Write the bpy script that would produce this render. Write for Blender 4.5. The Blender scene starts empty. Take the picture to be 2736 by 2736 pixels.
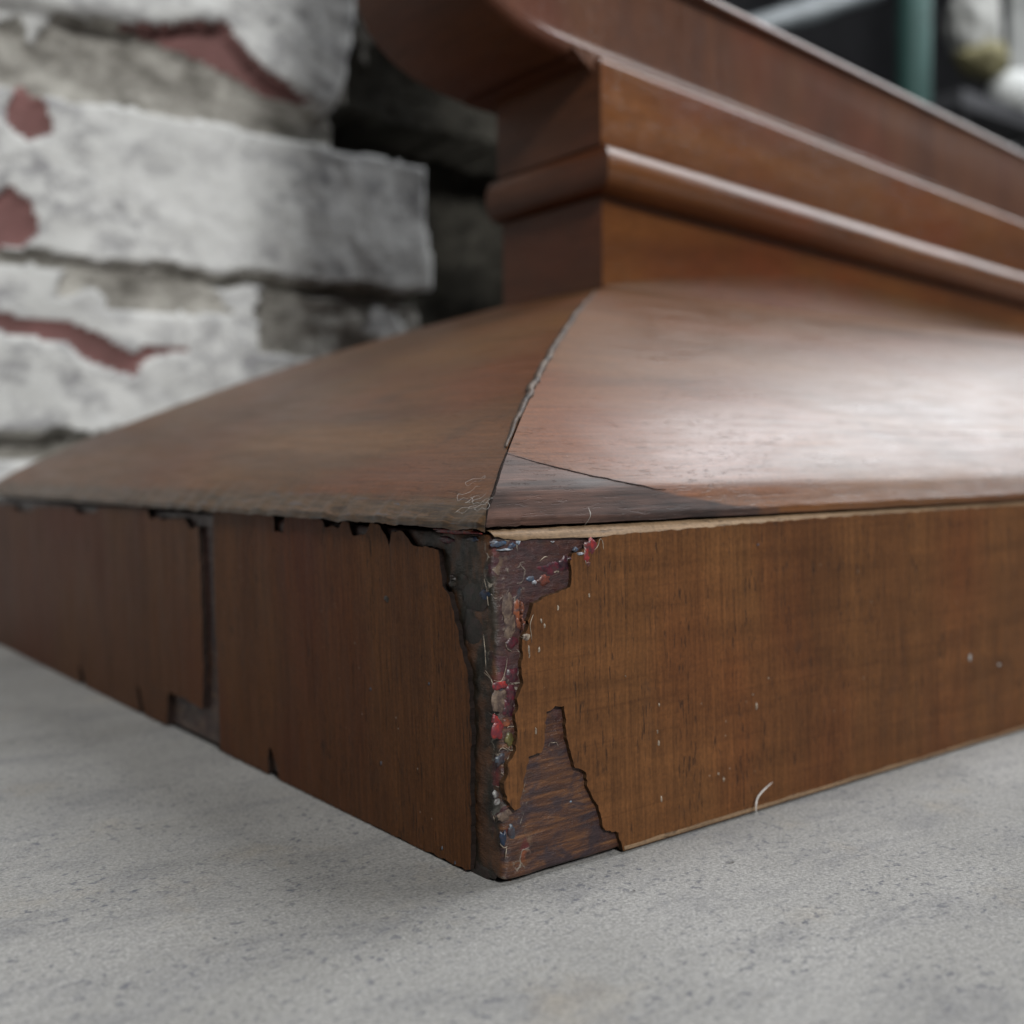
import bpy, bmesh, math, random
from mathutils import Vector, Matrix, noise
from mathutils.geometry import tessellate_polygon
random.seed(7)
S = bpy.context.scene
COL = S.collection

# ---------------------------------------------------------------- camera
cam_d = bpy.data.cameras.new('camera'); cam = bpy.data.objects.new('camera', cam_d); COL.objects.link(cam)
cam.matrix_world = Matrix(((0.7898693,0.0360884,-0.6122125,-0.0824315),(-0.6131842,0.0292707,-0.7893975,-0.1088241),(-0.0105681,0.9989198,0.0452489,0.0533243),(0.0000000,0.0000000,0.0000000,1.0000000)))
cam_d.sensor_width = 36; cam_d.lens = 39.197
cam_d.clip_start = 0.005; cam_d.clip_end = 60
cam_d.dof.use_dof = True
cam_d.dof.focus_distance = 0.143
cam_d.dof.aperture_fstop = 17.0
S.camera = cam
# ---------------------------------------------------------------- world and lamps
W = bpy.data.worlds.new('World'); S.world = W; W.use_nodes = True
bg = W.node_tree.nodes['Background']; bg.inputs[0].default_value = (.80, .90, 1.0, 1); bg.inputs[1].default_value = .035
S.view_settings.view_transform = 'Standard'; S.view_settings.look = 'None'
S.view_settings.exposure = 0.20; S.view_settings.gamma = 1; S.view_settings.use_curve_mapping = False

def area(name, loc, target, size, power, col):
    l = bpy.data.lights.new(name, 'AREA'); l.shape = 'RECTANGLE'; l.size = size[0]; l.size_y = size[1]
    l.energy = power; l.color = col
    o = bpy.data.objects.new(name, l); COL.objects.link(o); o.location = loc
    o.rotation_euler = (Vector(target)-Vector(loc)).to_track_quat('-Z', 'Y').to_euler()
    return o
area('open_yard_light', (-.50, -2.00, 1.50), (.1, .2, .12), (.42, .42), 50, (1, .99, .97))
area('doorway_light', (2.20, .30, 1.60), (.1, 0, .05), (1.5, 1.45), 22, (.94, .97, 1))
area('overhead_skylight', (1.25, -.10, 2.2), (.1, 0, .05), (1.1, 1.1), 34, (.97, .98, 1))
area('background_fill', (1.9, .35, 2.7), (2.1, 1.3, .9), (.5, .5), 8, (.95, .98, 1))  # added fill lamp that brightens the objects in the background

# ---------------------------------------------------------------- helpers
def tag(o, label=None, cat=None, group=None, kind=None):
    if label: o['label'] = label
    if cat: o['category'] = cat
    if group: o['group'] = group
    if kind: o['kind'] = kind
    return o
def mesh_obj(name, verts, faces, mats, parent=None, smooth=False, midx=None):
    me = bpy.data.meshes.new(name); me.from_pydata([tuple(v) for v in verts], [], faces)
    for m in (mats if isinstance(mats, (list, tuple)) else [mats]): me.materials.append(m)
    if midx:
        for p, i in zip(me.polygons, midx): p.material_index = i
    if smooth:
        for p in me.polygons: p.use_smooth = True
    me.update()
    o = bpy.data.objects.new(name, me); COL.objects.link(o)
    if parent: o.parent = parent
    return o
def bm_obj(name, bm, mats, parent=None, smooth=False):
    bmesh.ops.recalc_face_normals(bm, faces=bm.faces[:])
    me = bpy.data.meshes.new(name); bm.to_mesh(me); bm.free()
    for m in (mats if isinstance(mats, (list, tuple)) else [mats]): me.materials.append(m)
    if smooth:
        for p in me.polygons: p.use_smooth = True
    o = bpy.data.objects.new(name, me); COL.objects.link(o)
    if parent: o.parent = parent
    return o
def box(bm, a, b):
    vs = [bm.verts.new((x, y, z)) for x in (a[0], b[0]) for y in (a[1], b[1]) for z in (a[2], b[2])]
    for f in ((0,1,3,2),(4,6,7,5),(0,4,5,1),(2,3,7,6),(0,2,6,4),(1,5,7,3)): bm.faces.new([vs[i] for i in f])
def tube(name, pts, r, mat, parent=None, seg=6, taper=True):
    pts = [Vector(p) for p in pts]
    # resample smoothly
    out = []
    n = len(pts)
    for i in range(n-1):
        p0 = pts[max(i-1,0)]; p1 = pts[i]; p2 = pts[i+1]; p3 = pts[min(i+2,n-1)]
        for k in range(5):
            t = k/5
            out.append(.5*((2*p1)+(p2-p0)*t+(2*p0-5*p1+4*p2-p3)*t*t+(3*p1-p0-3*p2+p3)*t**3))
    out.append(pts[-1])
    bm = bmesh.new(); rings = []
    for i, p in enumerate(out):
        d = (out[min(i+1,len(out)-1)]-out[max(i-1,0)]).normalized()
        u = d.orthogonal().normalized(); v = d.cross(u)
        rr = r*(1 if not taper else max(.25, min(1, 2.5*min(i, len(out)-1-i)/len(out)+.3)))*(1+.35*noise.noise(p*3000))
        rings.append([bm.verts.new(p+u*rr*math.cos(a)+v*rr*math.sin(a)) for a in [2*math.pi*k/seg for k in range(seg)]])
    for a, b in zip(rings, rings[1:]):
        # align rings
        best = min(range(seg), key=lambda s: sum((a[k].co-b[(k+s)%seg].co).length for k in range(seg)))
        for k in range(seg):
            bm.faces.new((a[k], a[(k+1)%seg], b[(k+1+best)%seg], b[(k+best)%seg]))
    bm.faces.new(rings[0]); bm.faces.new(rings[-1])
    return bm_obj(name, bm, mat, parent, True)

# ---------------------------------------------------------------- materials
class N:
    def __init__(s, name):
        s.m = bpy.data.materials.new(name); s.m.use_nodes = True
        s.t = s.m.node_tree; s.b = s.t.nodes['Principled BSDF']; s.co = s.t.nodes.new('ShaderNodeTexCoord')
    def link(s, a, b): s.t.links.new(a, b)
    def mapping(s, sc, rot=(0,0,0), loc=(0,0,0)):
        n = s.t.nodes.new('ShaderNodeMapping'); n.inputs['Scale'].default_value = sc; n.inputs['Rotation'].default_value = rot
        n.inputs['Location'].default_value = loc
        s.link(s.co.outputs['Object'], n.inputs[0]); return n.outputs[0]
    def noise(s, vec, scale=1, detail=4, rough=.55, dist=0):
        n = s.t.nodes.new('ShaderNodeTexNoise'); n.inputs['Scale'].default_value = scale; n.inputs['Detail'].default_value = detail
        n.inputs['Roughness'].default_value = rough; n.inputs['Distortion'].default_value = dist; s.link(vec, n.inputs['Vector']); return n.outputs['Fac']
    def voro(s, vec, scale=1):
        n = s.t.nodes.new('ShaderNodeTexVoronoi'); n.inputs['Scale'].default_value = scale; s.link(vec, n.inputs['Vector']); return n.outputs['Distance']
    def ramp(s, fac, stops):
        n = s.t.nodes.new('ShaderNodeValToRGB'); e = n.color_ramp.elements
        while len(e) < len(stops): e.new(.5)
        for k, (p, c) in enumerate(stops):
            e[k].position = p; e[k].color = (c[0], c[1], c[2], 1) if isinstance(c, (tuple, list)) else (c, c, c, 1)
        s.link(fac, n.inputs[0]); return n.outputs[0]
    def mix(s, fac, a, b, mode='MIX'):
        n = s.t.nodes.new('ShaderNodeMix'); n.data_type = 'RGBA'; n.blend_type = mode; n.clamp_result = False
        for sock, v in ((n.inputs[0], fac), (n.inputs[6], a), (n.inputs[7], b)):
            if isinstance(v, (int, float)): sock.default_value = v
            elif isinstance(v, (tuple, list)): sock.default_value = (v[0], v[1], v[2], 1)
            else: s.link(v, sock)
        return n.outputs[2]
    def math(s, op, a, b=0.0):
        n = s.t.nodes.new('ShaderNodeMath'); n.operation = op
        for sock, v in ((n.inputs[0], a), (n.inputs[1], b)):
            if isinstance(v, (int, float)): sock.default_value = v
            else: s.link(v, sock)
        return n.outputs[0]
    def bump(s, h, dist, strength=1, prev=None):
        n = s.t.nodes.new('ShaderNodeBump'); n.inputs['Distance'].default_value = dist; n.inputs['Strength'].default_value = strength
        s.link(h, n.inputs['Height'])
        if prev: s.link(prev, n.inputs['Normal'])
        return n.outputs[0]
    def done(s, col, rough=.5, normal=None, coat=0, spec=.5, sheen=0):
        if isinstance(col, (tuple, list)): s.b.inputs['Base Color'].default_value = (*col, 1)
        else: s.link(col, s.b.inputs['Base Color'])
        if isinstance(rough, (int, float)): s.b.inputs['Roughness'].default_value = rough
        else: s.link(rough, s.b.inputs['Roughness'])
        if normal: s.link(normal, s.b.inputs['Normal'])
        s.b.inputs['Coat Weight'].default_value = coat; s.b.inputs['Coat Roughness'].default_value = .22
        s.b.inputs['Specular IOR Level'].default_value = spec
        return s.m

def aniso(axis, across, along):
    v = [across]*3; v['xyz'.index(axis)] = along; return tuple(v)

def wood(name, axis, c_lo, c_hi, c_red, pore=.55, rough=(.34,.5), coat=.15, cross=.35, speck=True, seed=0, spec=.45, pore_w=2600, bumpd=.00006, extra=None):
    n = N(name)
    big = n.noise(n.mapping(aniso(axis, 55, 7), loc=(seed,seed*.7,seed*.3)), 1, 4, .55, .6)
    base = n.mix(n.ramp(big, [(.32,0),(.68,1)]), c_lo, c_hi)
    red = n.noise(n.mapping(aniso(axis, 26, 14), loc=(seed+3,2,1)), 1, 3, .5)
    base = n.mix(n.ramp(red, [(.48,0),(.68,.8)]), base, c_red)
    # chatoyance across the grain
    ax2 = {'x':'y','y':'x','z':'x'}[axis]
    crs = n.noise(n.mapping(aniso(ax2, 330, 40), loc=(seed,1,5)), 1, 3, .6, .5)
    base = n.mix(cross, base, n.ramp(crs, [(.3,.55),(.7,1.35)]), 'MULTIPLY')
    fib = n.noise(n.mapping(aniso(axis, 2200, 70)), 1, 3, .6)
    base = n.mix(.55, base, n.ramp(fib, [(.3,.45),(.7,1.4)]), 'MULTIPLY')
    scr = n.noise(n.mapping(aniso(ax2, 1500, 22), rot=(.03,.05,.02), loc=(seed,8,2)), 1, 3, .6)
    base = n.mix(n.ramp(scr, [(.60,0),(.70,.35)]), base, n.mix(1.0, base, (.5,.45,.42), 'MULTIPLY'))
    fin2 = n.noise(n.mapping((1900,1900,1900)), 1, 2, .6)
    base = n.mix(.45, base, n.ramp(fin2, [(.3,.6),(.7,1.35)]), 'MULTIPLY')
    por = n.noise(n.mapping(aniso(axis, pore_w, 400), loc=(9,3,seed)), 1, 2, .5)
    dens = n.noise(n.mapping(aniso(axis, 260, 60)), 1, 2, .5)
    thr = n.math('MULTIPLY', n.ramp(por, [(.60,0),(.67,1)]), n.ramp(dens, [(.42,.15),(.6,1)]))
    base = n.mix(n.math('MULTIPLY', thr, pore), base, (.018,.009,.005))
    if speck:
        vd = n.voro(n.mapping((420,420,420)), 1)
        sel = n.noise(n.mapping((45,45,45)), 1, 2)
        sp = n.math('MULTIPLY', n.ramp(vd, [(.035,1),(.07,0)]), n.ramp(sel, [(.52,0),(.62,.55)]))
        base = n.mix(sp, base, (.5,.45,.38))
    dirt = n.noise(n.mapping((90,90,90), loc=(4,4,seed)), 1, 6, .65)
    base = n.mix(n.ramp(dirt, [(.60,0),(.78,.45)]), base, (.03,.022,.018))
    if extra: base = extra(n, base, fib)
    rg = n.ramp(n.noise(n.mapping(aniso(axis, 500, 60), loc=(1,seed,2)), 1, 5, .65), [(.3,rough[0]),(.7,rough[1])])
    if hasattr(n, 'rmask'):
        rg = n.mix(n.rmask, rg, (.58,.58,.58)); n.link(n.math('MULTIPLY', n.math('SUBTRACT', 1.0, n.rmask), coat), n.b.inputs['Coat Weight']); n.link(n.math('SUBTRACT', spec, n.math('MULTIPLY', n.rmask, .2)), n.b.inputs['Specular IOR Level'])
    nb = n.bump(fib, bumpd, .7)
    nb = n.bump(thr, -bumpd*1.2, .8, nb)
    fine = n.noise(n.mapping((3500,3500,3500)), 1, 2, .5)
    nb = n.bump(fine, bumpd*.5, .5, nb)
    return n.done(base, rg, nb, coat, spec)

def xyz(n):
    sx = n.t.nodes.new('ShaderNodeSeparateXYZ'); n.link(n.co.outputs['Object'], sx.inputs[0]); return sx.outputs
def patch_extra(n, base, fib):
    # a triangle of darker replaced veneer at the front corner
    X, Y, Z = xyz(n)
    w = n.math('MULTIPLY', n.math('SUBTRACT', n.noise(n.mapping((160,160,160)), 1, 3), .5), .0012)
    k = n.math('SUBTRACT', n.math('ADD', Y, n.math('MULTIPLY', w, .5)), n.math('MULTIPLY', n.math('POWER', 2.71828, n.math('MULTIPLY', X, -47.6)), .0145))
    m = n.ramp(n.math('ADD', n.math('MULTIPLY', k, 500), .5), [(.40,1),(.56,0)])
    pc = n.mix(.7, n.ramp(n.noise(n.mapping((60,300,300)), 1, 4, .6), [(.35,(.030,.020,.018)),(.65,(.085,.045,.034))]), n.ramp(fib, [(.35,.5),(.65,1.5)]), 'MULTIPLY')
    base = n.mix(m, base, pc)
    # dull, rubbed finish round the corner and along the mitre
    near = n.ramp(n.math('ADD', n.math('SUBTRACT', X, n.math('MULTIPLY', Y, .75)), n.math('MULTIPLY', w, 6)), [(.010,1),(.040,0)])
    n.rmask = n.math('MAXIMUM', n.math('MULTIPLY', m, .8), near)
    # warm rubbed place by the mitre
    wm = n.ramp(n.noise(n.mapping((30,70,30), loc=(4,1,1)), 1, 3), [(.5,0),(.65,.4)])
    return n.mix(wm, base, (.13,.055,.026))
def side_extra(n, base, fib):
    # dirty, layered lower edge of the side slope
    X, Y, Z = xyz(n)
    w = n.math('MULTIPLY', n.math('SUBTRACT', n.noise(n.mapping((900,110,900)), 1, 5, .7), .5), .0045)
    k = n.math('ADD', X, w)
    e = n.noise(n.mapping((1500,90,1500)), 1, 4, .65, .6)
    ec = n.ramp(e, [(.35,(.012,.010,.008)),(.47,(.055,.035,.016)),(.58,(.11,.06,.028)),(.66,(.03,.06,.09)),(.72,(.08,.045,.025))])
    return n.mix(n.ramp(n.math('MULTIPLY', k, 400), [(.1,.85),(.6,0)]), base, ec)
FRONT = wood('front_veneer_wood', 'z', (.088,.034,.011), (.140,.059,.019), (.110,.032,.0095), pore=.75, rough=(.5,.68), coat=.0, spec=.25, cross=.4, seed=1)
SIDE = wood('side_veneer_wood', 'z', (.082,.029,.0095), (.128,.049,.015), (.100,.026,.0095), pore=.8, rough=(.5,.65), coat=.0, spec=.2, cross=.15, seed=5)
SLOPE_F = wood('front_slope_wood', 'x', (.075,.030,.0095), (.160,.068,.023), (.135,.042,.014), pore=.5, rough=(.24,.48), coat=.2, cross=.05, seed=2, bumpd=.00005, extra=patch_extra)
SLOPE_S = wood('side_slope_wood', 'y', (.072,.031,.011), (.140,.062,.020), (.13,.042,.015), pore=.3, rough=(.36,.5), coat=.1, cross=.05, seed=8, bumpd=.00005, extra=side_extra)
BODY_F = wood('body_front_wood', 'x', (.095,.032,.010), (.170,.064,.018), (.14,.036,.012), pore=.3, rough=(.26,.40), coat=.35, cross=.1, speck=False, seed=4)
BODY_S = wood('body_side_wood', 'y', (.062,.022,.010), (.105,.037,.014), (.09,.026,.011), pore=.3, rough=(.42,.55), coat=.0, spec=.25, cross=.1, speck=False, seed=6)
COVE = wood('cove_wood', 'x', (.080,.036,.016), (.135,.062,.026), (.12,.040,.020), pore=.3, rough=(.5,.62), coat=.0, cross=.1, speck=False, seed=4, spec=.25)
BOARD = wood('scroll_board_wood', 'z', (.090,.042,.028), (.14,.062,.034), (.13,.046,.028), pore=.2, rough=(.36,.48), coat=.2, cross=.05, speck=False, seed=11)
LIGHTWOOD = wood('raw_edge_wood', 'x', (.12,.072,.038), (.25,.165,.095), (.10,.05,.025), pore=.6, rough=(.6,.8), coat=0, cross=.1, seed=12)
EDGEWOOD = wood('veneer_edge_wood', 'x', (.045,.022,.010), (.09,.045,.020), (.05,.022,.010), rough=(.7,.9), coat=0, seed=14, spec=.2)
DARKWOOD = wood('inner_dark_wood', 'x', (.010,.007,.006), (.022,.013,.010), (.018,.010,.008), rough=(.8,.95), coat=0, spec=.15, seed=13)

def worn_mat():
    n = N('worn_core_wood')
    sx = n.t.nodes.new('ShaderNodeSeparateXYZ'); n.link(n.co.outputs['Object'], sx.inputs[0]); X, Y, Z = sx.outputs
    wob = n.math('SUBTRACT', n.noise(n.mapping((500,500,350)), 1, 4, .6), .5)
    # bare board: horizontal grain, brown and stained
    g = n.noise(n.mapping((110, 110, 1500)), 1, 5, .65, .8)
    c = n.ramp(g, [(.30,(.022,.011,.010)),(.47,(.060,.024,.014)),(.60,(.120,.050,.020)),(.78,(.23,.11,.045))])
    d = n.noise(n.mapping((210,210,330)), 1, 5, .65, .8)
    c = n.mix(n.ramp(d, [(.46,0),(.60,.85)]), c, (.022,.012,.017))
    # old varnish and purple-brown stain higher up
    up = n.ramp(n.math('ADD', n.math('MULTIPLY', Z, 25), n.math('MULTIPLY', wob, .5)), [(.40,0),(.58,1)])
    f2 = n.noise(n.mapping((700,700,1100)), 1, 4, .6)
    c = n.mix(n.math('MULTIPLY', up, .8), c, n.ramp(f2, [(.3,(.018,.008,.010)),(.6,(.050,.018,.019)),(.8,(.11,.045,.025))]))
    # the side strip is greenish black with rusty places
    side = n.ramp(n.math('ADD', n.math('MULTIPLY', n.math('SUBTRACT', Y, X), 500), wob), [(.25,0),(.6,1)])
    far_ = n.ramp(n.math('MULTIPLY', Y, 20), [(.25,1),(.45,.25)])
    side = n.math('MULTIPLY', side, far_)
    rust = n.noise(n.mapping((330,330,150), loc=(2,7,4)), 1, 4, .6)
    c = n.mix(side, c, n.ramp(rust, [(.36,(.010,.010,.006)),(.47,(.024,.016,.009)),(.60,(.080,.033,.013))]))
    # crazed paint in a band round the corner
    band = n.ramp(n.math('ADD', n.math('MULTIPLY', n.math('MAXIMUM', X, n.math('MULTIPLY', Y, 1.6)), 200), wob), [(.80,1),(1.0,0)])
    msk = n.ramp(n.noise(n.mapping((260,260,170), loc=(5,2,9)), 1, 4, .6), [(.46,0),(.56,1)])
    dv = n.t.nodes.new('ShaderNodeVectorMath'); dv.operation = 'ADD'
    nz = n.t.nodes.new('ShaderNodeTexNoise'); nz.inputs['Scale'].default_value = 900; n.link(n.co.outputs['Object'], nz.inputs['Vector'])
    sc = n.t.nodes.new('ShaderNodeVectorMath'); sc.operation = 'SCALE'; sc.inputs['Scale'].default_value = .0011; n.link(nz.outputs['Color'], sc.inputs[0])
    n.link(n.co.outputs['Object'], dv.inputs[0]); n.link(sc.outputs[0], dv.inputs[1])
    v = n.t.nodes.new('ShaderNodeTexVoronoi'); v.inputs['Scale'].default_value = 620; n.link(dv.outputs[0], v.inputs['Vector'])
    sp = n.t.nodes.new('ShaderNodeSeparateColor'); n.link(v.outputs['Color'], sp.inputs[0])
    cc = n.t.nodes.new('ShaderNodeValToRGB'); cc.color_ramp.interpolation = 'CONSTANT'; e = cc.color_ramp.elements
    cols = [(0,(.055,.010,.018)),(.25,(.022,.012,.016)),(.45,(.15,.10,.065)),(.55,(.10,.014,.016)),(.68,(.03,.05,.07)),(.78,(.075,.035,.018)),(.90,(.20,.055,.02)),(.95,(.12,.115,.10))]
    while len(e) < len(cols): e.new(.5)
    for k, (p, q) in enumerate(cols): e[k].position = p; e[k].color = (*q, 1)
    n.link(sp.outputs[0], cc.inputs[0])
    c = n.mix(n.math('MULTIPLY', n.math('MULTIPLY', band, msk), .8), c, cc.outputs[0])
    v2 = n.t.nodes.new('ShaderNodeTexVoronoi'); v2.feature = 'DISTANCE_TO_EDGE'; v2.inputs['Scale'].default_value = 620; n.link(dv.outputs[0], v2.inputs['Vector'])
    lm = n.ramp(n.noise(n.mapping((400,400,300), loc=(1,9,3)), 1, 4, .6), [(.52,0),(.60,1)])
    ln = n.math('MULTIPLY', n.math('MULTIPLY', n.ramp(v2.outputs['Distance'], [(.035,1),(.075,0)]), lm), n.math('MULTIPLY', band, .8))
    c = n.mix(ln, c, (.24,.21,.17))
    hgt = n.math('ADD', n.noise(n.mapping((600,600,1700)), 1, 5, .7), n.math('MULTIPLY', ln, .4))
    nb = n.bump(hgt, .00028, 1)
    return n.done(c, n.ramp(d, [(.4,.32),(.6,.6)]), nb, .12, .5)
WORN = worn_mat()

def paint(name, c, c2=None, rough=.42, coat=.12):
    n = N(name)
    c2 = c2 or tuple(x*.45 for x in c)
    col = n.mix(n.ramp(n.noise(n.mapping((1100,1100,800)), 1, 3, .6), [(.36,0),(.58,1)]), c, c2)
    col = n.mix(n.ramp(n.noise(n.mapping((800,800,800), loc=(3,3,3)), 1, 4, .7), [(.50,0),(.62,.8)]), col, (.035,.018,.018))
    nb = n.bump(n.noise(n.mapping((1300,1300,1300)), 1, 4, .6), .00012, 1)
    return n.done(col, rough, nb, coat, .5)
PAINT = {
 'maroon': paint('maroon_paint', (.09,.008,.018), (.02,.006,.012)), 'brick': paint('brick_paint', (.19,.045,.025)),
 'orange': paint('orange_paint', (.24,.07,.028), (.13,.04,.02)), 'red': paint('red_paint', (.30,.025,.018), (.12,.012,.02)),
 'blue': paint('blue_paint', (.03,.075,.15), (.05,.06,.08)), 'white': paint('white_paint_fleck', (.48,.50,.54), (.14,.19,.25)),
 'beige': paint('beige_paint', (.17,.12,.085), (.07,.045,.035), .6, .05), 'cream': paint('cream_paint', (.42,.36,.28), (.20,.16,.12), .5, .1),
 'navy': paint('navy_paint', (.012,.03,.07)), 'green': paint('green_black_paint', (.007,.009,.006), (.022,.015,.010), .5, .1),
 'olive': paint('olive_paint', (.13,.11,.035)), 'grey': paint('grey_paint', (.32,.32,.31)), 'slate': paint('slate_paint', (.06,.085,.11), (.03,.03,.04)),
}
def fibre_mat():
    n = N('lint_fibre'); return n.done((.55,.53,.5), .8)
FIBRE = fibre_mat()
def seam_mat():
    n = N('old_glue'); c = n.ramp(n.noise(n.mapping((250,250,250)), 1, 5, .65), [(.35,(.015,.009,.006)),(.50,(.05,.028,.016)),(.60,(.09,.06,.04)),(.75,(.14,.12,.105))])
    return n.done(c, .6, n.bump(n.noise(n.mapping((900,900,900)), 1, 3), .0002, 1))
GLUE = seam_mat()

def concrete():
    n = N('grey_concrete')
    a = n.noise(n.mapping((14,20,14)), 1, 5, .6, .4)
    c = n.ramp(a, [(.3,(.215,.212,.202)),(.7,(.325,.322,.312))])
    b = n.noise(n.mapping((45,110,60), rot=(0,0,-.2)), 1, 6, .7, .5)
    c = n.mix(n.ramp(b, [(.50,0),(.70,.6)]), c, (.15,.152,.162))
    warm = n.noise(n.mapping((50,50,50), loc=(4,2,1)), 1, 4, .6)
    c = n.mix(n.ramp(warm, [(.58,0),(.75,.28)]), c, (.36,.30,.21))
    # sandy grains
    g = n.noise(n.mapping((2300,2300,2300)), 1, 3, .7)
    c = n.mix(.8, c, n.ramp(g, [(.3,.55),(.7,1.42)]), 'MULTIPLY')
    g2 = n.noise(n.mapping((900,1100,900), rot=(0,0,.4)), 1, 4, .7)
    c = n.mix(.35, c, n.ramp(g2, [(.32,.6),(.62,1.25)]), 'MULTIPLY')
    sp = n.noise(n.mapping((650,800,650)), 1, 4, .65)
    msk = n.noise(n.mapping((60,80,60), loc=(1,5,3)), 1, 4, .6)
    c = n.mix(n.math('MULTIPLY', n.ramp(sp, [(.56,0),(.64,.8)]), n.ramp(msk, [(.38,.3),(.60,1)])), c, (.085,.09,.11))
    pit = n.voro(n.mapping((150,190,150)), 1)
    psel = n.noise(n.mapping((75,75,75), loc=(7,7,7)), 1, 3)
    pit = n.math('ADD', pit, n.ramp(psel, [(.45,1),(.62,0)]))
    pit = n.math('ADD', pit, n.math('MULTIPLY', n.math('SUBTRACT', n.noise(n.mapping((900,900,900)), 1, 2), .5), .12))
    c = n.mix(n.ramp(pit, [(.03,.75),(.10,0)]), c, (.09,.09,.10))
    nb = n.bump(g, .00012, 1)
    nb = n.bump(n.ramp(pit, [(.06,0),(.14,1)]), .0004, .8, nb)
    nb = n.bump(n.noise(n.mapping((40,40,40)), 1, 5), .0006, .7, nb)
    return n.done(c, .85, nb, 0, .3)
CONC = concrete()
def wallpaint():
    n = N('old_white_wall_paint')
    a = n.noise(n.mapping((22,22,22)), 1, 5, .6)
    c = n.ramp(a, [(.3,(.50,.51,.50)),(.7,(.66,.67,.66))])
    b = n.noise(n.mapping((75,75,110)), 1, 6, .7, .4)
    m = n.noise(n.mapping((16,16,24), loc=(2,4,7)), 1, 3, .6)
    c = n.mix(n.math('MULTIPLY', n.ramp(b, [(.45,0),(.60,.9)]), n.ramp(m, [(.38,.15),(.56,1)])), c, (.25,.25,.26))
    sp = n.noise(n.mapping((260,260,300)), 1, 4, .65)
    c = n.mix(n.ramp(sp, [(.60,0),(.72,.6)]), c, (.28,.28,.30))
    return n.done(c, .7, n.bump(n.noise(n.mapping((160,160,160)), 1, 5), .001, .8))
def mortar():
    n = N('grimy_mortar')
    a = n.noise(n.mapping((55,55,90)), 1, 6, .65)
    c = n.ramp(a, [(.30,(.10,.095,.08)),(.48,(.27,.26,.235)),(.68,(.50,.49,.45))])
    return n.done(c, .9, n.bump(n.noise(n.mapping((200,200,200)), 1, 6), .002, 1))
def redbrick():
    n = N('red_brick')
    c = n.ramp(n.noise(n.mapping((60,60,60)), 1, 5, .6), [(.3,(.13,.065,.06)),(.7,(.22,.105,.10))])
    return n.done(c, .85, n.bump(n.noise(n.mapping((300,300,300)), 1, 4), .0006, 1))
WALLP, MORT, RED = wallpaint(), mortar(), redbrick()
def shade_mortar():  # near-black mortar: the shade on the wall's right part put into the colour
    n = N('shade_tinted_mortar'); a = n.noise(n.mapping((70,70,90)), 1, 6, .65)
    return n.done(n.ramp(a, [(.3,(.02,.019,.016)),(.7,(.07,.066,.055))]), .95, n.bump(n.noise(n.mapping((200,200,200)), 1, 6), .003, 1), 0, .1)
SHADE_MORT = shade_mortar()
def plain(name, c, rough=.5, coat=0):
    n = N(name); v = n.noise(n.mapping((18,18,18)), 1, 4, .6)
    return n.done(n.mix(n.ramp(v, [(.35,0),(.65,1)]), c, tuple(x*.7 for x in c)), rough, None, coat)

# outlines in millimetres on the faces of the plinth: F = (x, z) on the front, L = (y, z) on the side
VF= [(18.39, 42.97), (16.9, 42.33), (15.19, 41.35), (13.19, 41.29), (12.73, 36.9), (10.29, 36.39), (6.66, 35.47), (5.68, 33.49), (5.17, 32.17), (4.63, 30.16), (4.2, 25.92), (3.8, 22.53), (3.67, 24.16), (3.11, 21.67), (3.1, 19.44), (2.88, 17.24), (1.96, 16.03), (1.25, 14.78), (0.93, 12.62), (1.05, 10.88), (2.27, 9.61), (3.15, 9.95), (3.96, 12.91), (4.48, 14.55), (4.77, 15.88), (7.01, 16.37), (7.52, 17.51), (7.72, 19.23), (8.16, 21.27), (9.55, 21.77), (10.91, 21.57), (11.3, 20.1), (11.37, 16.88), (11.95, 14.64), (12.58, 13.09), (14.21, 12.62), (14.55, 9.84), (16.14, 7.89), (16.74, 5.39), (17.4, 3.78), (19.6, 3.12), (20.49, 0.97)]
NEAR_R= [(19.64, 43.83), (17.24, 42.23), (11.2, 41.89), (10.39, 37.33), (8.8, 35.49), (6.97, 29.82), (5.58, 26.12), (5.5, 19.65), (5.98, 13.04), (6.36, 6.39), (6.85, -0.34)]
NEAR_T= [(81.39, 44.77), (59.35, 45.33), (59.25, 42.1), (56.02, 42.24), (55.26, 45.05), (45.75, 45.11), (42.14, 44.58), (41.84, 43.63), (37.13, 43.89), (36.28, 44.79), (34.42, 44.67), (33.5, 42.67), (29.84, 43.02), (28.28, 44.71), (25.52, 44.64), (23.4, 41.91), (22.25, 43.71)]
FAR= [(239.84, 41.22), (222.9, 41.32), (219.22, 39.88), (205.1, 40.12), (199.9, 41.62), (166.95, 42.25), (163.28, 40.86), (150.04, 41.48), (148.01, 42.81), (121.77, 43.32), (116.64, 43.11), (115.5, 41.19), (110.5, 41.58), (107.8, 41.23), (102.39, 41.69), (97.26, 41.64), (93.77, 39.87), (89.52, 40.07), (90.81, 27.93), (93.16, 7.01), (100.79, 7.71), (110.05, 7.74), (112.68, -0.72)]
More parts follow.
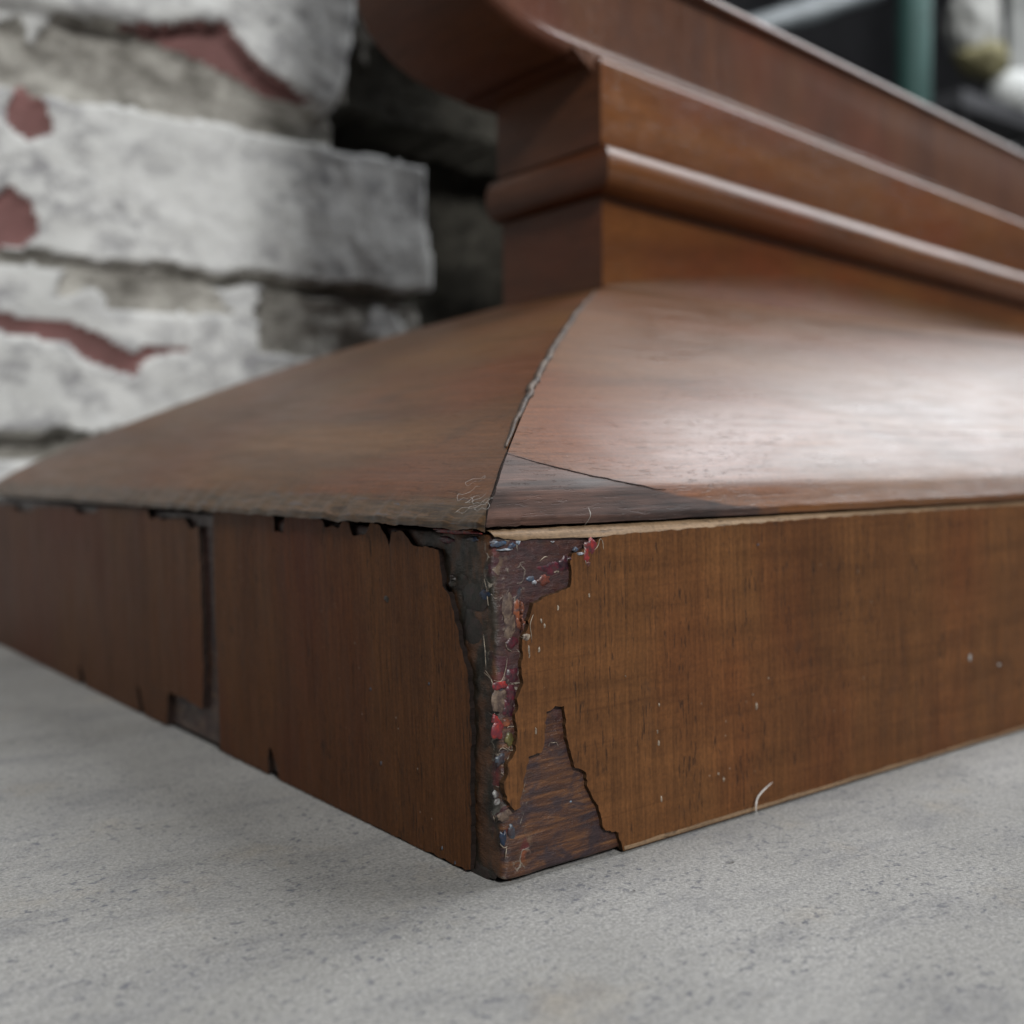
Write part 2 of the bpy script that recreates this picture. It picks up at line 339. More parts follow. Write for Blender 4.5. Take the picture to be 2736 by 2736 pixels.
BLOBS= [('F', 'maroon', 10.23, 39.54, 2.28, 0.78), ('F', 'brick', 8.58, 38.18, 1.23, 0.66), ('F', 'maroon', 12.21, 40.2, 1.04, 1.05), ('F', 'orange', 4.21, 34.66, 0.98, 1.19), ('F', 'orange', 4.45, 32.93, 0.76, 0.86), ('L', 'red', 7.77, 44.43, 4.46, 0.38), ('L', 'orange', 4.92, 44.59, 1.32, 0.24), ('L', 'maroon', 9.71, 43.22, 1.85, 0.53), ('F', 'blue', 1.45, 43.07, 1.27, 0.33), ('F', 'white', 0.84, 43.36, 0.52, 0.17), ('F', 'white', 4.54, 43.16, 0.39, 0.37), ('F', 'blue', 3.67, 42.79, 0.75, 0.43), ('F', 'white', 2.47, 42.34, 1.28, 0.13), ('F', 'white', 6.89, 37.9, 0.4, 0.34), ('F', 'blue', 6.26, 38.4, 0.66, 0.48), ('F', 'blue', 13.92, 41.81, 0.51, 0.28), ('F', 'white', 14.82, 41.16, 0.59, 0.22), ('F', 'red', 16.65, 42.07, 1.08, 1.07), ('F', 'red', 15.87, 40.77, 0.48, 0.98), ('F', 'orange', 16.05, 39.69, 0.34, 0.4), ('L', 'blue', 3.96, 43.58, 1.3, 0.31), ('F', 'beige', 2.56, 34.98, 0.8, 1.86), ('F', 'beige', 2.71, 32.59, 0.9, 1.53), ('F', 'cream', 5.12, 31.18, 0.83, 0.42), ('F', 'beige', 0.67, 24.0, 1.16, 1.01), ('F', 'red', 0.85, 25.47, 1.16, 0.5), ('F', 'maroon', 3.04, 30.68, 0.96, 0.76), ('F', 'maroon', 2.82, 26.44, 0.96, 1.02), ('F', 'maroon', 2.58, 23.91, 0.86, 1.36), ('F', 'cream', 16.01, 35.57, 0.12, 0.29), ('F', 'cream', 7.71, 33.04, 0.12, 0.31), ('F', 'cream', 8.24, 32.38, 0.12, 0.31), ('F', 'cream', 7.17, 29.36, 0.15, 0.34), ('F', 'cream', 5.55, 29.37, 0.13, 0.94), ('F', 'cream', 10.58, 34.43, 0.12, 0.38), ('L', 'navy', 1.87, 36.72, 1.14, 0.94), ('F', 'cream', 10.54, 39.08, 0.64, 0.24), ('L', 'green', 4.21, 36.17, 2.61, 2.08), ('L', 'green', 4.8, 32.15, 2.05, 2.27), ('L', 'green', 7.35, 37.98, 1.81, 1.06), ('F', 'white', 10.17, 42.92, 0.36, 0.14), ('F', 'red', 0.26, 20.06, 0.94, 1.35), ('F', 'red', -0.2, 21.32, 0.52, 0.59), ('F', 'orange', 1.66, 20.66, 0.81, 0.48), ('F', 'red', 0.75, 25.41, 1.05, 0.47), ('F', 'beige', 0.44, 23.59, 1.01, 1.26), ('F', 'maroon', 2.08, 22.5, 0.85, 1.18), ('F', 'olive', 1.92, 18.6, 0.64, 0.81), ('F', 'cream', 6.15, 19.04, 0.12, 0.41), ('F', 'grey', -0.58, 11.97, 0.5, 0.5), ('F', 'grey', -0.32, 10.99, 0.52, 0.42), ('F', 'navy', 0.38, 6.23, 0.51, 0.93), ('F', 'slate', 0.37, 16.13, 0.84, 0.76), ('F', 'beige', 0.74, 9.06, 1.06, 0.64), ('F', 'orange', 2.0, 10.53, 0.74, 0.69), ('F', 'white', 11.53, 8.68, 0.17, 0.12), ('F', 'cream', 28.02, 6.02, 0.13, 0.38), ('F', 'cream', 27.87, 13.98, 0.16, 0.41), ('L', 'green', 5.6, 0.76, 2.97, 1.09), ('F', 'slate', 1.7, 6.8, 0.64, 0.85), ('F', 'cream', 2.6, 15.91, 0.13, 0.34)]
LINES= [('L', [(2.26, 27.15), (1.19, 26.28), (0.64, 25.18)]), ('F', [(2.08, 28.74), (1.69, 27.26), (0.99, 26.0), (-0.16, 26.23)]), ('F', [(4.17, 29.53), (4.0, 27.66), (4.15, 25.93)]), ('L', [(2.36, 31.74), (2.15, 29.55), (2.1, 27.34)]), ('F', [(6.47, 33.94), (5.9, 32.78), (6.01, 31.39), (6.04, 30.35)]), ('L', [(1.72, 38.76), (1.25, 37.45), (1.18, 36.44), (1.05, 35.44)]), ('F', [(1.87, 30.81), (2.15, 29.93), (2.87, 29.5)]), ('F', [(16.85, 41.25), (17.85, 42.01), (18.26, 42.89), (18.73, 42.59), (18.85, 41.5)]), ('F', [(15.43, 42.41), (15.51, 40.79), (15.69, 39.62)]), ('F', [(7.8, 40.48), (8.72, 41.03), (9.28, 41.0)]), ('F', [(3.15, 22.52), (3.04, 21.16), (2.92, 20.07), (1.96, 20.13), (1.57, 19.99)]), ('F', [(2.67, 19.34), (2.93, 18.26), (2.88, 17.24), (2.01, 17.08), (1.19, 17.7)]), ('F', [(1.72, 16.41), (1.31, 15.8), (0.95, 15.09)]), ('F', [(8.19, 16.56), (8.39, 16.98), (8.97, 17.13), (9.52, 16.83), (9.77, 16.22)]), ('F', [(1.12, 11.04), (1.45, 10.33), (2.17, 9.8)]), ('L', [(1.9, 8.74), (1.47, 7.99), (0.86, 8.66)]), ('F', [(-0.28, 5.69), (0.32, 5.04), (0.86, 5.1)]), ('F', [(0.74, 4.95), (0.46, 3.64)]), ('F', [(0.11, 17.2), (0.66, 17.61), (1.69, 17.1)]), ('F', [(0.4, 14.6), (0.79, 14.1)]), ('L', [(2.57, 26.83), (1.19, 26.18), (0.7, 25.23)]), ('L', [(2.06, 21.94), (0.95, 21.63), (0.64, 22.02)])]
# ================================================================ ground
mesh_obj('ground', [(-3,-3,0),(5,-3,0),(5,5,0),(-3,5,0)], [(0,1,2,3)], CONC)['kind'] = 'structure'

# ================================================================ brick wall (its face is parallel to the front of the case)
def build_wall():
    X0, X1, Z0, Z1, st = -.42, .325, -.004, .62, .0015
    nx = int((X1-X0)/st); nz = int((Z1-Z0)/st)
    def inpoly(x, z, P):
        c = False; j = len(P)-1
        for i in range(len(P)):
            if (P[i][1] > z) != (P[j][1] > z) and x < (P[j][0]-P[i][0])*(z-P[i][1])/(P[j][1]-P[i][1])+P[i][0]: c = not c
            j = i
        return c
    reds = [
     [(.024,.184),(.030,.190),(.037,.183),(.038,.175),(.030,.171),(.023,.176)],
     [(.010,.140),(.022,.153),(.030,.148),(.032,.138),(.027,.132),(.014,.130)],
     [(-.02,.108),(.019,.107),(.043,.105),(.055,.102),(.067,.096),(.072,.100),(.090,.099),(.072,.095),(.066,.088),(.050,.092),(.043,.098),(.020,.101),(-.02,.102)],
     [(.060,.217),(.078,.220),(.095,.226),(.104,.228),(.113,.218),(.124,.211),(.141,.205),(.124,.203),(.108,.2095),(.088,.2135),(.069,.216)],
     [(.165,.250),(.170,.262),(.176,.256),(.172,.238),(.166,.232)],
    ]
    low = [(-.5,.222),(.02,.216),(.06,.218),(.078,.219),(.095,.224),(.104,.226),(.113,.214),(.122,.206),(.129,.205),(.133,.207),(.139,.203),(.147,.199),(.155,.204),(.160,.218),(.164,.24),(.168,.30)]
    def lowz(x):
        for (a, b), (c, d) in zip(low, low[1:]):
            if a <= x < c: return b+(d-b)*(x-a)/(c-a)
        return .30
    verts = []; cls = []
    for j in range(nz+1):
        z = Z0+j*st
        for i in range(nx+1):
            x = X0+i*st
            v = Vector((x*1, 0, z)); r = noise.fractal(v*45, 1, 2, 5); r2 = noise.fractal(v*18+Vector((4,2,1)), 1, 2, 4)
            xx = x+.003*r; zz = z+.0022*r
            d = 0; m = 0
            lz = lowz(xx)+.0015*r
            if zz > lz and z < .262+.003*r2:      # thick plaster lump of the upper course
                e = min(1, (zz-lz)/.006); d = .006*math.sqrt(max(0, 1-(1-e)**2)); m = 0
            elif z > .262+.003*r2:
                k = (z-.262) % .067
                if k > .055+.002*r2: d = -.006; m = 1
            elif zz > .190+.003*r2-.01*max(0,min(1,(.12-x)/.08))*0:
                d = -.0035+.003*r2; m = 1
                if r2+.3*r > .42: m = 0; d += .002
            elif zz > .1305 and x > -.21+.002*r:
                e = min(1, (zz-.1305)/.0015); e2 = min(1, max(0, (.190+.003*r2-zz)/.002))
                d = .0018*math.sqrt(max(0, 1-(1-min(e,e2))**2))+.0008*r2
            elif zz > .1255:
                gap = max(0, min(1, (x-.08)/.05)); d = -.003-.006*gap; m = 1
            elif zz > .066:
                d = .0005+.001*r2
                c2 = zz-.113-.004*r
                if c2 > 0 and x > .02 and r2+.25*r > -.05: m = 1; d = -.003+.002*r
                if x > .12 and zz > .098 and r2+.5*r > -.1: m = 1; d = -.002+.004*r
            elif zz > .058: m = 1; d = -.006+.002*r
            for P in reds:
                if inpoly(x+.0018*r, z+.0018*r2, P): m = 2; d = -.0015
            # shade beside the body is built in: a deep recess in near-black mortar
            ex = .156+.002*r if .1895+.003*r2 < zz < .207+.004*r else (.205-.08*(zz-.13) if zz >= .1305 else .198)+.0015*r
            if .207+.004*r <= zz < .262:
                if x > .164+.003*r: d = -.012+.004*r2; m = 3 if r2+.3*r < .55 else 1  # shaded upper part, darkened by the same mortar colour
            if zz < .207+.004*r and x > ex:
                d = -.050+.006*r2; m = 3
            if z < .066 and z > .055 and x < .045 and r2 > -.4: m = 1; d = -.01
            verts.append((x, .32-d-.0006*r, z)); cls.append(m)
    faces = []; mi = []
    for j in range(nz):
        for i in range(nx):
            a = j*(nx+1)+i; faces.append((a, a+1, a+nx+2, a+nx+1)); mi.append(cls[a])
    n0 = len(verts)
    # give the wall its thickness: right end, top and back
    T = .07; rim = [(nz*(nx+1)+i) for i in range(nx+1)]; right = [j*(nx+1)+nx for j in range(nz+1)]; left = [j*(nx+1) for j in range(nz+1)]
    def strip(idx, flip):
        base = len(verts)
        for k in idx: verts.append((verts[k][0], .32+T, verts[k][2]))
        for k in range(len(idx)-1):
            f = (idx[k], idx[k+1], base+k+1, base+k); faces.append(f if flip else f[::-1]); mi.append(1)
    strip(rim, True); strip(right, False); strip(left, True)
    b = len(verts); verts.extend([(X0,.32+T,Z0),(X1,.32+T,Z0),(X1,.32+T,Z1),(X0,.32+T,Z1)]); faces.append((b+1,b,b+3,b+2)); mi.append(1)
    o = mesh_obj('brick_wall', verts, faces, [WALLP, MORT, RED, SHADE_MORT], None, True, mi)
    tag(o, 'old brick wall with flaking white paint, red brick showing through and grimy mortar, behind the wooden base', 'wall')
build_wall()

# ================================================================ wooden base of the case
mm = .001
H = .0443
PL = .258                      # depth of the plinth
PWX = .640                     # width of the plinth
A, B = .110, .101              # inset of the body at its front left corner
ZB = .0970                     # height where the body meets the slope
BD = .1422                     # back of the body
def lean(x, y, z, k=1.0):      # the old plinth leans a little out of square
    zz = min(z, H)*k
    return (x-.0244*zz, y+.018*zz, z)
root = bpy.data.objects.new('wooden_case_base', None); COL.objects.link(root)
tag(root, 'brown veneered wooden base with sloping top and chipped paint-flecked corner, standing on grey concrete', 'wooden base')

# ---- plinth core with its worn corner (fine mesh round the corner, plain further off)
def core():
    r = .0011; rec = .00060
    path = []                  # (x, y, nx, ny, s) along the outside, left side to front
    ys = []; y = .0
    t = PL
    while t > .030: ys.append(t); t -= .004
    while t > rec+r: ys.append(t); t -= .00030
    for y in ys: path.append((rec, y, -1, 0))
    for k in range(9):
        a = math.pi+ (math.pi/2)*k/8
        path.append((rec+r+r*math.cos(a), rec+r+r*math.sin(a), math.cos(a), math.sin(a)))
    t = rec+r+.0003
    while t < .034: path.append((t, rec, 0, -1)); t += .00030
    while t < PWX: path.append((t, rec, 0, -1)); t += .006
    path.append((PWX, rec, 0, -1))
    nz = 150; verts = []; faces = []
    for j in range(nz+1):
        z = .00005+ (H-.00015)*j/nz
        for (x, y, ax, ay) in path:
            p = Vector((x, y, z))
            cx = math.hypot(max(0, x-rec), max(0, y-rec)); w = max(0, 1-cx/.030)
            n1 = noise.fractal(Vector((x*260, y*260, z*700)), 1, 2, 4); n2 = noise.fractal(Vector((x*700, y*700, z*500)), 1, 2, 3)
            d = -.00012*w*(1+n1*1.3)+.00009*n2*w
            # edge worn back further at the very corner
            q = max(0, 1-cx/.003); d -= .00035*q*(.5+.8*noise.noise(Vector((3, 1, z*260))))
            # bottom and top arris worn, the bottom one rounded under
            e = min(z, H-z); d -= max(0, .0008-e)*.5*(1+n1); d -= max(0, .0009-z)*1.6
            verts.append(lean(x+ax*d, y+ay*d, z))
    n = len(path)
    for j in range(nz):
        for i in range(n-1):
            a = j*n+i; faces.append((a, a+1, a+n+1, a+n))
    # top (slightly rough), right end and back closed
    top = [nz*n+i for i in range(n)]
    b = len(verts); verts.append(lean(PWX, PL, H-.0001)); faces.append(tuple(top)+(b,))
    bb = len(verts); verts.append(lean(PWX, PL, 0.00005)); faces.append((n-1, bb, b, nz*n+n-1)); faces.append((bb, 0, nz*n, b))
    return mesh_obj('plinth', verts, faces, WORN, root, False)
plinth = core()
for p in plinth.data.polygons: p.use_smooth = len(p.vertices) == 4

def resample(P, step, jit, seed=0, amp=None):
    out = []
    for k in range(len(P)):
        a = P[k]; b = P[(k+1) % len(P)]
        L_ = math.hypot(b[0]-a[0], b[1]-a[1]); n = max(1, int(L_/step)) if L_ < 40 else 1
        for i in range(n):
            t = i/n; u = a[0]+(b[0]-a[0])*t; v = a[1]+(b[1]-a[1])*t
            j = jit if (0.2 < v < 44.9 and u < 120) else 0
            out.append((u+j*noise.fractal(Vector((u*.6+seed, v*.6, 3)), 1, 2, 4), v+j*.9*noise.fractal(Vector((u*.6, v*.6+seed, 9)), 1, 2, 4)))
    return out
def sheet(name, P, face, mat, parent, off0=.0009, off1=0.0, bev=True):
    # a veneer sheet: outline in mm on the front ('F': x,z) or the side ('L': y,z), from depth off0 out to off1
    def pt(u, v, o): return lean(u*mm, o, v*mm) if face == 'F' else lean(o, u*mm, v*mm)
    tri = tessellate_polygon([[Vector((u, v, 0)) for u, v in P]])
    n = len(P); verts = [pt(u, v, off1) for u, v in P]+[pt(u, v, off0) for u, v in P]; faces = []
    ar = sum(P[i][0]*P[(i+1)%n][1]-P[(i+1)%n][0]*P[i][1] for i in range(n))
    for t in tri: faces.append(tuple(t))
    for i in range(n): faces.append((i, (i+1) % n, n+(i+1) % n, n+i))
    me = bpy.data.meshes.new(name); me.from_pydata(verts, [], faces); me.update()
    bm = bmesh.new(); bm.from_mesh(me); bpy.data.meshes.remove(me)
    bmesh.ops.recalc_face_normals(bm, faces=bm.faces[:])
    for f in bm.faces:
        if len(f.verts) == 4: f.material_index = 1
    return bm_obj(name, bm, [mat, EDGEWOOD if face == 'F' else DARKWOOD], parent)
XR = PWX/mm
vf = [(p[0], min(p[1], 43.9)) for p in VF if p != (3.8, 22.53)]
def front_top(x): return 43.25+.65*min(1, max(0, (x-14)/50))
left_b = resample(vf, .28, .42, 2)[:-1]
outline = left_b+[(20.49, .35), (XR, .35), (XR, 43.9), (200, 43.9)]+[(x*.5, front_top(x*.5)+.22*noise.fractal(Vector((x*.23, 0, 0)), 1, 2, 4)) for x in range(300, 39, -1)]
sheet('front_veneer', outline, 'F', FRONT, plinth)
NR = [p for p in NEAR_R]
near = NR[:-1]+[(6.9, .5)]+[(6.9+k, .25+.18*noise.noise(Vector((k*.9, 3, 3)))) for k in range(2, 55, 2)]+[(62.2,.3),(62.8,2.0),(64.0,4.2),(65.0,5.4),(65.9,4.2),(66.2,2.4),(66.3,.3)]+[(86.6,.45),(86.0,10),(85.6,23),(85.0,35),(84.2,44.6)]+NEAR_T
sheet('side_veneer', resample(near, .6, .35, 5), 'L', SIDE, plinth, .0009, -.00005)
fr = [(PL/mm, 41.4)]+[(a, b+1.2) for a, b in FAR[:-6]]+[(90.3,42.0),(90.6,27.9),(91.4,16),(93.1,7.0),(100.8,7.6),(109.9,7.7),(111.0,6.0),(112.4,.5),(125.0,.3),(126.2,3.0),(127.4,5.6),(129.4,6.0),(128.8,3.4),(127.6,.3),(165.5,.3),(167.2,3.2),(170,5.1),(170.6,2.6),(169.5,.3),(PL/mm,.3)]
sheet('side_veneer', resample(fr, 1.2, .45, 8), 'L', SIDE, plinth, .0009, -.00045)
# pale raw strips where the edges of the veneer show
def ledge():
    n = 200; verts = []; faces = []
    for i in range(n+1):
        x = .0012+(.20-.0012)*(i/n)**1.5
        zt = front_top(x/mm)*mm; r = noise.fractal(Vector((x*260, 0, 0)), 1, 2, 4); r2 = noise.fractal(Vector((x*420, 4, 0)), 1, 2, 4)
        k = max(0, 1-x/.018)           # worn away towards the corner
        verts += [lean(x, .00005+.0006*k, zt-.0001+.0006*k*(1+r)), lean(x, .0004+.0001*r, zt+.0005+.00012*r+.0003*k), lean(x, .0012, H+.00035+.00012*r2-.0001*k), lean(x, .0030, H+.00055+.0004*abs(r2)*(1+k)+.0001*r), lean(x, .009, H-.0003)]
    for i in range(n):
        for k in range(4):
            a = i*5+k; faces.append((a, a+5, a+6, a+1))
    return mesh_obj('raw_edge', verts, faces, LIGHTWOOD, plinth, True)
ledge()
bm = bmesh.new()
n = 80
for i in range(n):
    x0 = .0206+.26*(i/n); x1 = .0206+.26*((i+1)/n); h0 = .00100+.0003*noise.noise(Vector((x0*200, 0, 0))); h1 = .00100+.0003*noise.noise(Vector((x1*200, 0, 0)))
    vs = [bm.verts.new(lean(*p)) for p in ((x0,-.00015,.0005),(x1,-.00015,.0005),(x1,-.00008,h1),(x0,-.00008,h0),(x0,.0004,.0005),(x1,.0004,.0005),(x1,.0004,h1),(x0,.0004,h0))]
    for f in ((0,1,2,3),(3,2,6,7),(0,4,5,1)): bm.faces.new([vs[k] for k in f])
bmesh.ops.remove_doubles(bm, verts=bm.verts[:], dist=1e-6)
bm_obj('raw_edge', bm, LIGHTWOOD, plinth)

# ---- paint spots in the worn corner
def core_pt(face, u, v, o):
    # on the recessed core surface; o = height above it
    u2 = u*mm; v2 = v*mm
    on_veneer = (face == 'F' and u > 4.5 and not (4.5 < u < 13 and v > 36) and not (v < 17 and u < 20)) or (face == 'L' and u > 8 and v < 42)
    base = 0 if on_veneer else .00070
    sh = 0 if on_veneer else .00050
    u2 += sh
    if face == 'F': return lean(u2, base-o, v2)
    return lean(base-o, u2, v2)
def blob(face, col, u, v, ru, rv, idx):
    rnd = random.Random(idx); k = 22; verts = [core_pt(face, u, v, .00022)]; ph = rnd.random()*10
    h = .00016 if col not in ('green','beige') else .00011
    for ring, (rr, hh) in enumerate(((.45,1.0),(.78,.85),(1.0,-.5))):
        for i in range(k):
            a = 2*math.pi*i/k
            w = 1+.55*noise.fractal(Vector((math.cos(a)*1.3+ph, math.sin(a)*1.3, idx*1.7)), 1, 2, 3)
            uu = u+ru*rr*w*math.cos(a); vv = v+rv*rr*w*math.sin(a)
            verts.append(core_pt(face, uu, vv, h*hh*(1+.5*noise.noise(Vector((uu*3, vv*3, idx))))))
    faces = [(0, 1+i, 1+(i+1) % k) for i in range(k)]
    for r_ in range(2):
        b = 1+r_*k
        for i in range(k): faces.append((b+i, b+k+i, b+k+(i+1) % k, b+(i+1) % k))
    bm = bmesh.new(); me = bpy.data.meshes.new('t'); me.from_pydata(verts, [], faces); bm.from_mesh(me); bpy.data.meshes.remove(me)
    return bm_obj('paint_spot', bm, PAINT[col], plinth, True)
for i, b in enumerate(BLOBS): blob(b[0], b[1], b[2], b[3], b[4], b[5], i)
for f_, l in LINES:
    tube('paint_ridge', [core_pt(f_, u, v, .00006) for u, v in l], .00006, PAINT['cream'], plinth, 5)
FL = [(48.75,16.08,.14,.6),(50.26,40.41,.2,.15),(40.95,6.45,.12,.35),(39.84,7.44,.1,.2),(108.51,16.58,.4,.8),(118.6,13.9,.5,.4),(51.7,20,.1,.12),(27.7,15.6,.07,.25),(28.2,19.3,.07,.3),(48,18,.12,.12),(22,24.1,.06,.12)]
for i, (u, v, a, b) in enumerate(FL): blob('F', 'blue' if i == 1 else 'grey' if a > .3 else 'cream', u, v, a, b, 200+i)
for i, (u, v) in enumerate([(24.66,34.22),(30.26,20.57),(14.76,23.71),(28.24,10.1),(13.32,1.75),(10.38,.6)]):
    blob('L', 'green' if i == 0 else 'slate', u, v, .7 if i == 0 else .15, .55 if i == 0 else .3, 300+i)

# ---- sloping top: four mitred faces that rise, slightly rounded, to the body
PROF = [(-.0008,.0455),(-.0008,.0463),(.0010,.0476),(.0037,.0501),(.0064,.0523),(.0093,.0543),(.0206,.0612),(.0463,.0735),(.0635,.0808),(.0852,.0890),(.1100,.0970)]
def slope():
    nu = 200; verts = []; faces = []; mi = []
    kb = (PL-BD)/A
    def sm(d):
        for (a, b), (c, e) in zip(PROF[1:], PROF[2:]):
            if a <= d <= c: return b+(e-b)*(d-a)/(c-a)
        return PROF[-1][1]
    prof = [PROF[0]]
    ds = [PROF[1][0]+(A-PROF[1][0])*(k/60)**2 for k in range(61)]
    raw = [sm(d) for d in ds]
    for _ in range(16): raw = [raw[0]]+[(raw[k-1]+2*raw[k]+raw[k+1])/4 for k in range(1, 60)]+[raw[60]]
    prof += list(zip(ds, raw))
    def addface(fn, mat, nu, dens):
        base = len(verts)
        for d, z in prof:
            for i in range(nu+1):
                verts.append(fn(d, z, (i/nu)**dens))
        for j in range(len(prof)-1):
            for i in range(nu):
                a = base+j*(nu+1)+i; faces.append((a, a+1, a+nu+2, a+nu+1)); mi.append(mat)
    g = .00016
    def front(d, z, t):
        q = d/A; x0 = d+g*(1 if d < .05 else .2); x1 = PWX-d
        x = x0+(x1-x0)*t; y = B*q
        low = max(0, 1-(d+.0008)/.004)
        # lower edge: lifted near the corner, ragged
        lift = math.exp(-x/.045)
        y += low*(.0016*lift+.0006+.00015*noise.fractal(Vector((x*500, 0, 2)), 1, 2, 4))
        z += low*(-.0006+.0003*lift+.00010*noise.fractal(Vector((x*120, 5, 2)), 1, 2, 5)+.0003*max(0,1-x/.012)*noise.fractal(Vector((x*700, 5, 2)), 1, 2, 4))
        s = 1-min(1, q); return (x-.0011*s, y+.0008*s, z+.00004*noise.noise(Vector((x*90, y*90, 0))))
    def side(d, z, t):
        q = d/A; y0 = B*q+g*(1 if d < .05 else .2); y1 = PL-(PL-BD)*max(0,q)**.76
        y = y0+(y1-y0)*t; x = d
        low = max(0, 1-(d+.0008)/.005)
        nz_ = noise.fractal(Vector((y*260, 1, 7)), 1, 2, 5)
        x += low*(-.0002+.0003*nz_); z += low*(-.0006-.00035*nz_)
        w = max(0, 1-(d+.0008)/.009)*max(0, 1-y/.06)
        z += w*.00035*noise.fractal(Vector((y*120, d*900, 3)), 1, 2, 4)
        s = 1-min(1, q); return (x-.0011*s, y+.0008*s, z)
    def right(d, z, t):
        q = d/A; y0 = B*q; y1 = PL-(PL-BD)*max(0,q)**.76; return (PWX-d, y0+(y1-y0)*t, z)
    def back(d, z, t):
        x0 = d; x1 = PWX-d; return (x0+(x1-x0)*t, PL-(PL-BD)*max(0,d/A)**.76, z)
    addface(front, 0, 260, 1.8); addface(lambda d, z, t: side(d, z, t), 1, 220, 1.7); addface(right, 1, 4, 1); addface(back, 0, 4, 1)
    bz = len(verts)
    verts.extend([(A-.001, B-.001, ZB-.0002), (PWX-A, B, ZB-.0002), (PWX-A, BD, ZB-.0002), (A-.001, BD, ZB-.0002)]); faces.append((bz, bz+1, bz+2, bz+3)); mi.append(0)
    o = mesh_obj('sloping_top', verts, faces, [SLOPE_F, SLOPE_S], root, True, mi)
    return o, front, side, prof
top, f_front, f_side, prof = slope()
def prof_z(d):
    for (a, b), (c, e) in zip(prof[1:], prof[2:]):
        if a <= d <= c: return b+(e-b)*(d-a)/(c-a)
    return prof[-1][1]
# replaced triangle of darker veneer at the corner of the front slope, and its open joint
def joint():
    pts = []
    for k in range(30):
        x = .0092+.024*k/29
        y = .0145*math.exp(-x/.021)+.0002*noise.noise(Vector((x*500, 0, 0)))
        d = (y-.0008)/(B-.0008)*A; p = f_front(d, prof_z(max(-.0008, d)), max(0, x-d)/(PWX-2*d))
        pts.append((p[0], p[1]-.00003, p[2]+.00003*noise.noise(Vector((x*700, 2, 0)))))
    tube('open_joint', pts, .00010, DARKWOOD, top, 6)
joint()
pts = []
for k in range(26):
    d = .0149+.0009*k/25+.0001*noise.noise(Vector((k*.7, 1, 1))); x = .058+.32*k/25
    p = f_front(d, prof_z(d), (x-d)/(PWX-2*d)); pts.append((p[0], p[1], p[2]-.00003))
tube('veneer_seam', pts, .00009, DARKWOOD, top, 5)
# old glue standing up along the upper part of the mitre
pts = []
for k in range(34):
    d = .011+(.103-.011)*(k/33)**1.3
    p = f_side(d, prof_z(d), 0); s = .0004
    pts.append((p[0]-s+.0004*noise.fractal(Vector((d*300, 2, 0)), 1, 2, 3), p[1]+.0001+.0005*noise.fractal(Vector((d*300, 7, 0)), 1, 2, 3), p[2]+.00002-.0001+.0002*noise.noise(Vector((d*260, 5, 1)))))
tube('glue_line', pts, .00062, GLUE, top, 8)
pts = []
for k in range(14):
    d = -.0008+(.0100+.0008)*k/13
    p = f_side(d, prof_z(max(-.0008, d)), 0); pts.append((p[0]+.00012*noise.noise(Vector((d*900, 2, 0))), p[1]-.0001, p[2]-.00003))
tube('open_joint', pts, .00020, DARKWOOD, top, 6)

# ---- body standing on the slope: straight faces with a bead moulding mitred round the corner
BX1 = PWX-A
def sag(x, y, z):              # the body has warped a little away to the right
    t = max(0, x-A); return (x, y+.10*t*(1 if y < .15 else .5), z-.020*t)
def mould(name, outline, parent, mats, bd=BD, side=1.0):
    # outline: (offset outward, z) from bottom to top; swept round front and left side
    verts = []; faces = []; mi = []
    nu = 24
    for o, z in outline:
        wv = .00018*noise.noise(Vector((z*400, 2, 1)))
        verts.append(sag(A-o*side, bd, z))                     # back end of the left side
        verts.append(sag(A-o*side, B-o, z))                       # corner
        for k in range(1, nu+1): verts.append(sag(A-o*side+(BX1+o*(1+side)-A)*k/nu, B-o+.0004*noise.noise(Vector((k*.45, z*25, 3))), z+.0003*noise.noise(Vector((k*.5, 9, z*9)))))
        verts.append(sag(BX1+o, bd, z))
    n = nu+3
    for j in range(len(outline)-1):
        for i in range(n-1):
            a = j*n+i; faces.append((a, a+1, a+n+1, a+n)); mi.append(1 if i in (0, n-2) else 0)
        a = j*n; faces.append((a, a+n, a+2*n-1, a+n-1)); mi.append(1)
    b = (len(outline)-1)*n; faces.append(tuple(range(b, b+n))); mi.append(0)
    faces.append(tuple(range(n-1, -1, -1))); mi.append(0)
    me = mesh_obj(name, verts, faces, mats, parent, True, mi)
    me.data.validate()
    m = me.modifiers.new('e', 'EDGE_SPLIT'); m.split_angle = math.radians(38)
    return me
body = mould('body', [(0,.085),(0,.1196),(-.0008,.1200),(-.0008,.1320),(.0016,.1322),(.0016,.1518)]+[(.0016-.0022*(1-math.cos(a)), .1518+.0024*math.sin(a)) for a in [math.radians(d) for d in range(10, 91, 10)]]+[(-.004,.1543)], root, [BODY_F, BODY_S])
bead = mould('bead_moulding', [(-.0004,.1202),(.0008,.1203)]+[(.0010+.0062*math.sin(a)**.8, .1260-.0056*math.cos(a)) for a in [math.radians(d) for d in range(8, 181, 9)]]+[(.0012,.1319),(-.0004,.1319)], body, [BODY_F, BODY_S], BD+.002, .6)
bm = bmesh.new(); box(bm, (.182, BD+.0085, .060), (BX1-.055, .235, .183)); box(bm, (.197, .196, .1835), (.272, .235, .224)); bm_obj('hidden_shade_boxes', bm, DARKWOOD, body)  # unseen boxes added behind the body to darken the wall there
